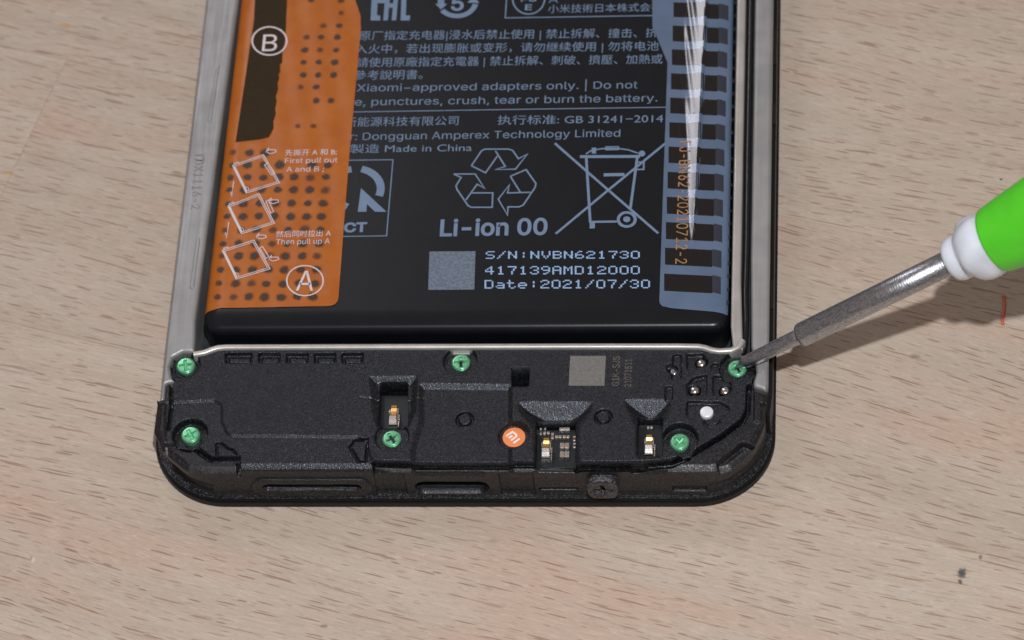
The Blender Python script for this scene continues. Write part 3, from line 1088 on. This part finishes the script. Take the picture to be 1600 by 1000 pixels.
pr = Print(Z)   # recycling loop
cr = lambda P: [(520+x/4, 220+y/4) for x, y in P]
W = 2.6
pr.stroke(cr([(866, 156), (930, 62), (950, 52), (1100, 52), (1124, 60), (1160, 112), (1216, 84), (1142, 177), (1018, 180), (1078, 160), (1016, 62)]), W)
pr.stroke(cr([(866, 156), (955, 200), (1028, 96)]), W)
pr.stroke(cr([(1110, 222), (1208, 180), (1270, 268), (1264, 292), (1190, 402), (1165, 413), (1095, 413), (1092, 464), (1034, 365), (1104, 275), (1092, 326), (1236, 322)]), W)
pr.stroke(cr([(1110, 222), (1172, 322)]), W)
pr.stroke(cr([(756, 208), (890, 208), (948, 296), (902, 272), (832, 370)]), W)
pr.stroke(cr([(756, 208), (802, 230), (770, 282), (776, 304), (846, 406), (866, 416), (996, 416), (1000, 326), (864, 326)]), W)
pr.build('recycling_mark', M['ink'], battery)

pr = Print(Z)   # crossed out bin
cb = lambda P: [(820+x/6.667, 225+y/6.667) for x, y in P]
pr.stroke(cb([(312, -8), (640, 280), (870, 480), (1390, 930)]), 4.0)
pr.stroke(cb([(1475, -15), (870, 480), (322, 935)]), 4.0)
pr.stroke(cb([(640, 140), (682, 820)]), 4.2); pr.stroke(cb([(1172, 140), (1100, 670)]), 4.2)
pr.stroke(cb([(575, 132), (1200, 130)]), 5.5)
pr.stroke(cb([(636, 105), (690, 70), (780, 52), (860, 46), (980, 48), (1080, 62), (1180, 96)]), 2.6)
pr.stroke(cb([(845, 30), (975, 28), (975, 58), (845, 60)]), 2.2, closed=True)
pr.stroke(cb([(720, 38), (720, 100)]), 7)
pr.ellipse(cb([(1220, 100)])[0], 5.2, 4.6)
pr.stroke(cb([(1150, 190), (1240, 188), (1238, 265), (1150, 265)]), 2.8)
pr.stroke(cb([(822, 322), (1038, 318)]), 6.0)
pr.stroke(cb([(690, 812), (960, 808)]), 4.0)
pr.stroke(cb([(704, 820), (702, 880)]), 8)
pr.ellipse(cb([(1062, 786)])[0], 13.2, 11, 4.8); pr.ellipse(cb([(1062, 784)])[0], 5.6, 4.6)
pr.build('crossed_bin_mark', M['ink'], battery)

# dot matrix serial lines
FONT = {'S': '01111 10000 10000 01110 00001 00001 11110', '/': '00001 00010 00010 00100 01000 01000 10000', 'N': '10001 11001 11001 10101 10011 10011 10001',
        ':': '00000 00100 00100 00000 00100 00100 00000', 'V': '10001 10001 10001 10001 01010 01010 00100', 'B': '11110 10001 10001 11110 10001 10001 11110',
        '6': '00110 01000 10000 11110 10001 10001 01110', '2': '01110 10001 00001 00110 01000 10000 11111', '1': '00100 01100 00100 00100 00100 00100 01110',
        '7': '11111 00001 00010 00010 00100 00100 00100', '3': '01110 10001 00001 00110 00001 10001 01110', '0': '01110 10001 10001 10001 10001 10001 01110',
        '4': '00010 00110 01010 10010 11111 00010 00010', '9': '01110 10001 10001 01111 00001 00010 01100', 'A': '01110 10001 10001 11111 10001 10001 10001',
        'M': '10001 11011 10101 10101 10001 10001 10001', 'D': '11110 10001 10001 10001 10001 10001 11110', 'a': '00000 00000 01110 00001 01111 10001 01111',
        't': '01000 01000 11110 01000 01000 01001 00110', 'e': '00000 00000 01110 10001 11111 10000 01110'}


def dotline(s, x0, x1, yt, yb, slope):
    pr = Print(Z)
    n = len(s); pitch = (x1-x0)/(n-.18)
    for i, ch in enumerate(s):
        for rI, row in enumerate(FONT[ch].split()):
            for cI, b in enumerate(row):
                if b == '1':
                    px = x0+i*pitch+(cI+.5)*pitch*.80/5; py = yt+(rI+.5)*(yb-yt)/7+slope*(px-x0)
                    hw, hh = pitch*.80/10*.98, (yb-yt)/14*.98
                    pr.poly([(px-hw, py-hh*.75), (px-hw*.5, py-hh), (px+hw*.5, py-hh), (px+hw, py-hh*.75), (px+hw, py+hh*.75), (px+hw*.5, py+hh), (px-hw*.5, py+hh), (px-hw, py+hh*.75)])
    pr.build('printed_serial', M['ink_bright'], battery)


dotline('S/N:NVBN621730', 759, 1000, 392.5, 404.5, -.002)
dotline('417139AMD12000', 758, 1000, 416, 429, -.002)
dotline('Date:2021/07/30', 757, 1016, 437.5, 451, -.002)
pr = Print(Z); pr.poly([(671, 393), (743, 392.5), (741, 452.5), (669, 453)]); pr.build('blank_code_patch', M['blank_code'], battery)

# --- orange pull film
of_poly = round_poly([(-33.2, 80)] + XY([(376, 0), (350, 230), (318.5, 487), (345, 482), (528, 478.5), (545, 255), (564, 46), (563.5, 25), (555, 0), (540, -30)]) + [(-18, 80)],
                     [0, 0, 0, 0, 0, 1.3, 0, 1.5, 1.5, 3, 0, 0], 6)


def film_z(x, y):
    z = HB(x, y)+.10
    # soft crumple and the fold near the lower end
    z += .012*np.sin(x*1.9+y*.4)+.012*np.sin(y*.9-x*.7)
    a_, b_ = XY([(376, 222), (545, 205)])
    z += .018*np.exp(-(seg_dist([a_, b_], x, y)/.22)**2)
    return np.maximum(z, 4)


ofilm = hf('orange_film', of_poly, film_z, .2, M['orange_film'], battery)
ZO = 8.165
pr = Print(ZO)
bt = [(401, -60), (449, -60), (448.5, 0), (447, 40), (446, 60), (441, 84), (441, 97), (437.5, 101), (438, 112), (435, 117), (436.5, 122), (433.5, 130), (434.5, 140), (431, 150), (432.5, 158), (430, 170), (431, 178), (427, 190), (427.5, 200), (424, 207), (420, 214), (405, 218), (385, 220), (368, 222), (376, 170), (388, 90), (397, 30)]
pr.poly(bt); pr.build('brown_window', M['brown_tab'], battery)
ZI = 8.19
pr = Print(ZI); pr.ellipse((421, 64), 27, 22, 2.8); pr.build('printed_ring', M['ink_white'], battery)
text('printed_letter', 'B', (409, 80), (432, 79.5), 2.75, ZI, M['ink_white'], battery)
pr = Print(ZI); pr.ellipse((476.5, 438.5), 28.5, 23.5, 2.2); pr.build('printed_ring', M['ink_white'], battery)
text('printed_letter', 'A', (462, 454), (489, 454), 3.0, ZI, M['ink_white'], battery)
for s, a, b, h, ref in (('先撕开 A 和 B;', (445, 243.5), (526, 242), .95, CJ), ('First pull out', (445, 255), (527, 253.5), .78, 'H'), ('A and B ;', (447, 268.5), (506, 267.5), .78, 'H'),
                        ('然后同时拉出 A', (431, 371), (517, 369), .95, CJ), ('Then pull up A', (431, 382), (515, 380.5), .80, 'H')):
    text('printed_text', s, a, b, h, ZI, M['ink_white'], battery, ref)

ic = lambda P: [(330+x/4.35, 220+y/4.35) for x, y in P]


def icon(tl, tr, br, bl, hands, tabpts):
    pr = Print(ZI)
    pr.stroke(ic([tl, tr, br, bl]), 1.5, closed=True)
    c = np.mean([tl, tr, br, bl], axis=0)
    ins = [tuple(c+(np.array(p)-c)*.90) for p in (tl, tr, br, bl)]
    pr.stroke(ic(ins), 1.2, closed=True)
    pr.stroke(ic([tuple(c+(np.array(p)-c)*.95) for p in (tl, bl)]), 1.6)
    pr.stroke(ic(tabpts), 1.3, closed=True)
    a = np.array(tl); d = (np.array(tr)-a)/np.linalg.norm(np.array(tr)-a); nn = np.array([d[1], -d[0]])
    pr.stroke(ic([a+d*14, a+d*14+nn*10, a+d*44+nn*10, a+d*44]), 1.4)
    b = np.array(bl); e = (np.array(br)-b)/np.linalg.norm(np.array(br)-b); mm = np.array([e[1], -e[0]])
    pr.stroke(ic([b+e*20+mm*6, b+e*24+mm*30, b+e*6+mm*46]), 1.0)
    for hx, hy in hands:
        pr.stroke(ic([(hx-30, hy+6), (hx-24, hy-14), (hx-14, hy-24), (hx-18, hy-6), (hx-4, hy-12), (hx+32, hy-10), (hx+36, hy+4), (hx+6, hy+14), (hx-10, hy+14), (hx-22, hy+6)]), 1.5)
    pr.build('printed_diagram', M['ink_white'], battery)


icon((145, 168), (355, 95), (465, 285), (238, 355), [(405, 72)], [(362, 165), (385, 150), (432, 218), (408, 232)])
icon((113, 443), (325, 360), (430, 560), (205, 632), [(422, 412)], [(372, 412), (388, 402), (424, 482), (405, 492)])
icon((75, 745), (290, 675), (400, 870), (170, 940), [(338, 652), (424, 802)], [(330, 730), (348, 718), (392, 788), (372, 800)])
pr = Print(ZI)
pr.stroke(ic([(153, 275), (140, 378), (132, 345)]), 1.5); pr.stroke(ic([(120, 552), (105, 658), (97, 625)]), 1.5)
pr.build('printed_arrow', M['ink_white'], battery)

# adhesive dots seen through the orange film
dot_me = {}


def dot(px, py, r, key, name, z):
    if key not in dot_me:
        me = bpy.data.meshes.new(name)
        n = 16
        me.from_pydata([(0, 0, 0)]+[(.00075*math.cos(2*math.pi*k/n), .00075*math.sin(2*math.pi*k/n), 0) for k in range(n)], [], [(0, 1+k, 1+(k+1) % n) for k in range(n)])
        me.materials.append(M[key]); dot_me[key] = me
    o = bpy.data.objects.new(name, dot_me[key]); link(o, battery)
    p = at(px, py, z)
    o.location = p*S; o.scale = (r, r*rng.uniform(.85, 1.05), 1); o.rotation_euler = (0, 0, rng.uniform(-.5, .5))
    return o


ZD = 8.148
upper = [(20, (533,)), (0, (486, 533)), (40, (505, 530)), (58, (479, 502, 527)), (78, (476, 500, 525)), (97, (474, 498, 523)), (117, (474, 497, 521)), (136, (470, 494)), (157, (494, 517)), (197, (465, 490))]
for y, xs in upper:
    for x in xs:
        dot(x, y, rng.uniform(.72, .95), 'dot' if rng.random() < .6 else 'dot_faint', 'adhesive_dot', ZD)
for y in (238, 257.5, 277, 297, 318, 338, 359, 380, 400, 421, 443, 464):
    for k in range(7):
        x = 365-(y-238)*.112+k*24.9
        if y < 250 and k > 2: continue
        if 245 < y < 275 and k == 4: continue
        dot(x+rng.uniform(-1.2, 1.2), y+rng.uniform(-.8, .8), rng.uniform(.95, 1.22) if k else .85, 'dot' if rng.random() < .8 else 'dot_faint', 'adhesive_dot', ZD if k else 8.14)

# --- blue grey pull film on the other side
gf_poly = round_poly([(16, 80)] + XY([(1019, -60), (1019.5, 42), (1043, 98), (1030, 478), (1050, 482), (1137, 489)]) + [(32.6, 10), (32.45, 55), (32.3, 80)],
                     [0, 0, 1, 1, 1.5, 0, .3, 0, 0, 0], 6)


def crest(x, y):
    yy = np.clip((y-12.5)/42.0, 0, 1)
    xr = 28.12+(y-13)*.022
    wl = .12+2.9*yy**.75
    h = .205*wl*np.clip(yy*8, 0, 1)
    u = x-xr
    left_ = np.clip(1+u/wl, 0, 1)**1.10
    right_ = np.clip(1-u/.22, 0, 1)
    return h*np.where(u < 0, left_, right_)+.03*yy*np.sin(u*5.0+y*.8)*np.exp(-((u+2.2)/1.0)**2)


def gz(x, y):
    return np.maximum(HB(x, y)+.07+crest(x, y), 4)


gfilm = hf('blue_grey_film', gf_poly, gz, .16, M['grey_film'], battery)
rowsY = [(-33, -10), (4, 27), (40.5, 65), (77.5, 102), (115, 140), (153, 177.5), (191.5, 215.5), (229.5, 255), (269, 295), (308, 334.5), (347.5, 374), (387.5, 414), (428, 455)]
for y0, y1 in rowsY:
    xl = 1052-(y0-15)*.0345; xr = 1138-(y0-15)*.0285; xm = xr-14+rng.uniform(-1, 1)
    for nm, a, b, mt in (('black_bar_print', xl, xm, 'black_ink'), ('navy_bar_print', xm, xr, 'navy_ink')):
        p = XY([(a, y0+(a-xl)*.03), (b, y0+(b-xl)*.05), (b, y1+(b-xl)*.05), (a, y1+(a-xl)*.03)])
        hf(nm, p, lambda x, y: gz(x, y)+.014, .16, M[mt], battery)
V_, F_ = text_mesh('FJ-BN62-20210712-2')
a = at(1062, 221, 8.1)[:2]; b = at(1055, 412, 8.1)[:2]
d = b-a; L = np.linalg.norm(d); d /= L; nn = np.array([-d[1], d[0]])
tx = (V_[:, 0]-V_[:, 0].min())/(V_[:, 0].max()-V_[:, 0].min())*L; ty = V_[:, 1]*1.45/_cap['H'][0]
P = a+tx[:, None]*d+ty[:, None]*nn
mesh('printed_code', np.column_stack([P, gz(P[:, 0], P[:, 1])+.035]), F_, M['orange_ink'], battery)
for k in range(24):
    y = -4+20.6*k
    x = 1147-(y-16)*.0255
    q = at(x, y, 7.95)
    o = dot(x, y, .62, 'perf', 'perforation', 8.0)
    o.location = (q[0]*S, q[1]*S, float(gz(np.array([q[0]]), np.array([q[1]]))[0]+.03)*S)

# ------------------------------------------------------------------ small parts on the lower cover
def screw_mesh():
    R = 1.15

    def zf(x, y):
        r = np.hypot(x, y)
        z = .42-.04*(r/R)**4
        z -= .13*smooth01((r-R+.16)/.16)
        ca = np.maximum(np.abs(x)-.21, np.abs(y)-.80); cb_ = np.maximum(np.abs(y)-.21, np.abs(x)-.80)
        z -= (.62-.25*np.clip(r/.8, 0, 1))*smooth01(-np.minimum(ca, cb_)/.045)
        return z
    o = hf('screw', circle((0, 0), R, 40), zf, .032, M['green_screw'], phone, skirt=-.6)
    return o


proto = screw_mesh()
first = True
for px, py, z, rot in ((290, 571, 7.05, .15), (720, 566, 7.25, .1), (297.5, 679, 6.9, .55), (612, 685, 7.35, .6), (1062, 690, 6.85, .85), (1152, 575, 7.0, .5)):
    o = proto if first else proto.copy()
    if not first: link(o, phone)
    first = False
    p = at(px, py, z+.3)
    o.location = (p[0]*S, p[1]*S, z*S); o.rotation_euler = (0, 0, rot)

# round orange seal with the maker's sign
p = at(803, 682.5, 7.0); cx, cy = p[0], p[1]
seal = slab('warranty_seal', circle((cx, cy), 1.40, 40), 6.95, 6.7, .05, .08, M['sticker'], phone)
pr = Print(6.985)
lg = lambda P: [tuple(at(780+x/11.43, 660+y/11.43, 6.985)[:2]) for x, y in P]
for pts, w in (([(125, 245), (238, 168), (300, 215), (308, 232), (306, 250), (212, 322)], .24), ([(170, 282), (238, 236)], .24), ([(255, 372), (366, 290)], .26)):
    pr.stroke(lg(pts), w, mm=True)
pr.build('seal_sign', M['logo'], seal)

# laser marks
pr = Print(7.93); pr.poly([(891, 556), (946.7, 556), (944.3, 602.8), (888.5, 602.8)]); pr.build('blank_code_patch', M['grey_ink'], cover)
text('laser_text', 'G1K-SJS', (967, 603), (968.5, 557), .85, 7.93, M['grey_laser'], cover)
text('laser_text', '21071511', (986, 604), (987.5, 561), .85, 7.93, M['grey_laser'], cover)

# steel pins in the pocket cluster
def pin(px, py, z, r, flat=False):
    p = at(px, py, z)
    prof = [(-2.0, r), (-.12, r), (-.03, r*.93), (0, r*.8)] if flat else [(-2.0, r), (-.35, r), (-.15, r*.86), (-.03, r*.5), (0, .02)]
    o = lathe('contact_pin', prof, M['white_pin' if flat and r > .6 else 'pin'], phone, 24)
    o.location = p*S
    return o


pin(1096, 566, 7.5, .66); pin(1085, 608, 7.5, .66); pin(1133, 609, 7.5, .66); pin(1104, 643, 7.6, .82, True)
pin(1053, 580, 6.6, .5, True)

# circuit board showing in the pockets, with spring contacts
for q in ([(592, 618), (640, 618), (640, 672), (590, 672)], [(836, 672), (902, 672), (902, 736), (834, 736)], [(994, 664), (1038, 664), (1038, 722), (993, 722)]):
    prism('circuit_board', XY(q, 5.9), 4.6, 5.85, M['pcb'], phone)


def spring(px, py):
    c = at(px, py, 5.95)
    w = .95
    def strip(name, prof, w0, w1, mat, par, th=.11):
        P = np.array(prof); V, F = [], []
        n = len(P)
        for i in range(n):
            t = P[min(i+1, n-1)]-P[max(i-1, 0)]; t = t/np.linalg.norm(t); nn = np.array([-t[1], t[0]])
            ww = (w0+(w1-w0)*i/(n-1))/2
            for s in (0, -th):
                q = P[i]+nn*s
                V.append((c[0]-ww, c[1]+q[0], 5.85+q[1])); V.append((c[0]+ww, c[1]+q[0], 5.85+q[1]))
        for i in range(n-1):
            a = 4*i; b = 4*(i+1)
            F += [(a, a+1, b+1, b), (a+2, b+2, b+3, a+3), (a, b, b+2, a+2), (a+1, a+3, b+3, b+1)]
        F += [(0, 2, 3, 1), (4*n-4, 4*n-3, 4*n-1, 4*n-2)]
        return fix_normals(mesh(name, V, F, mat, par))
    root = strip('spring_contact', [(-.05, .02), (-.05, .55), (0, .75), (.12, .84), (.55, 1.10), (.95, 1.36), (1.05, 1.32), (1.12, 1.1)], 1.05, .72, M['tin'], phone)
    strip('gold_tongue', [(1.0, .95), (1.5, .68), (2.0, .62), (2.35, .78), (2.55, .95), (2.68, .93), (2.74, .75), (2.74, .2)], .72, .62, M['gold'], root)
    box('contact_base', (c[0], c[1]+1.35, 5.86), (.95, 2.7, .18), M['tin'], root)
    for s in (-1, 1):
        box('contact_ear', (c[0]+s*.52, c[1]+1.95, 5.86), (.10, .62, .70), M['tin'], root)
    box('contact_stop', (c[0]+.72, c[1]+1.0, 5.86), (.13, .75, .85), M['tin'], root)
    box('contact_stop', (c[0]+.70, c[1]+.15, 5.86), (.13, .8, .70), M['tin'], root)
    return root


spring(614.5, 668); spring(853, 719); spring(1014, 714)

cm = lambda x, y: at(780+x/11.43, 660+y/11.43, 6.0)


def chip(x, y, w, h, mat='tin', ht=.28, rot=0):
    c = cm(x, y)
    return box('solder_part', (c[0], c[1], 5.86), (w, h, ht), M[mat], phone, .05, rot)


chip(1170, 128, 1.25, .42, 'tin', .35, .05)
for x, y in ((745, 125), (820, 120), (742, 205), (672, 150), (668, 205)):
    chip(x, y, .26, .30)
for x, y in ((812, 195), (878, 195), (955, 215), (952, 280), (1025, 262), (1090, 262), (1160, 262), (1230, 262)):
    chip(x, y, .34, .38)
chip(1057, 262, .3, .3, 'gold', .3); chip(1195, 262, .3, .3, 'gold', .3)
for y in (262, 325, 385, 445):
    chip(1345, y, .32, .22)
for y in (430, 580):
    chip(1125, y, .5, .78, 'tin', .42); chip(1215, y, .5, .78, 'tin', .42); chip(1172, y, .30, .6, 'gold', .36)
for px, py in ((1013, 668), (1018, 668)):
    c = at(px, py, 6.0); box('solder_part', (c[0], c[1], 5.86), (.3, .35, .25), M['tin'], phone, .05)

# ------------------------------------------------------------------ the screwdriver
tip = at(1151, 573, 7.15)
far = at(1530, 387, 28.0)
ax = far-tip; ax /= np.linalg.norm(ax)
drv = bpy.data.objects.new('screwdriver', None); link(drv)
drv.location = tip*S
drv.rotation_euler = Vector(ax).to_track_quat('Z', 'Y').to_euler()
drv['label'] = 'small screwdriver with lime green handle and white collar, its tip in the corner screw'
drv['category'] = 'screwdriver'
lathe('blade', [(.0, .12), (.35, .30), (.9, .62), (1.5, .80), (3.0, .86), (9.0, .93), (11.0, .93)], M['shaft'], drv, 40)
# cross flutes of the point
for k in range(4):
    a = math.pi/2*k+.4
    o = mesh('flute', [(0, -.09, -.02), (.16, -.09, .0), (.66, -.09, .95), (0, -.09, .95), (0, .09, -.02), (.16, .09, 0), (.66, .09, .95), (0, .09, .95)],
             [(0, 1, 2, 3), (7, 6, 5, 4), (0, 4, 5, 1), (1, 5, 6, 2), (2, 6, 7, 3), (3, 7, 4, 0)], M['shaft'], drv)
    o.rotation_euler = (0, 0, a)
lathe('sleeve', [(9.75, .90), (9.8, 1.36), (9.95, 1.47), (10.2, 1.50), (20, 1.51), (34, 1.52)], M['shaft'], drv, 48)
lob = lambda s, a: (.055*math.cos(3*a+.2+.9*(s-36))+.03*math.cos(6*a+s)) if 34.2 < s < 37.8 else 0.0
lathe('collar', [(32.0, 1.5), (32.02, 2.2), (32.25, 2.55), (32.7, 2.74), (33.3, 2.78), (33.75, 2.72), (34.0, 2.70), (34.2, 2.95), (34.6, 3.5), (35.2, 3.85), (36.0, 4.02), (36.7, 4.02), (37.3, 3.9), (38.0, 3.80), (39.2, 3.9)], M['white_plastic'], drv, 64, lobes=lob)
lathe('handle', [(38.1, 3.6), (38.12, 3.9), (38.25, 4.05), (38.6, 4.12), (40, 4.35), (42.5, 4.75), (46, 5.25), (52, 5.7), (62, 5.95), (90, 6.0), (104, 5.8), (108, 5.0), (109.5, 3.0)], M['green_plastic'], drv, 64,
      lobes=lambda s, a: .012*math.cos(6*a) if s > 39 else 0.0)

# ------------------------------------------------------------------ red shred on the table
sp = [at(x, y, .12) for x, y in ((1568.5, 462), (1569.5, 472), (1569, 481), (1567.5, 490), (1566, 498), (1566.5, 505), (1568, 507))]
sh = tube('plastic_shred', sp, .20, simple('red_orange_plastic', (.62, .13, .07), .45, var=.15, vscale=2500), None, 8, flat=.5)
sh['label'] = 'tiny red orange shred lying on the wood below the screwdriver handle'
sh['category'] = 'shred'
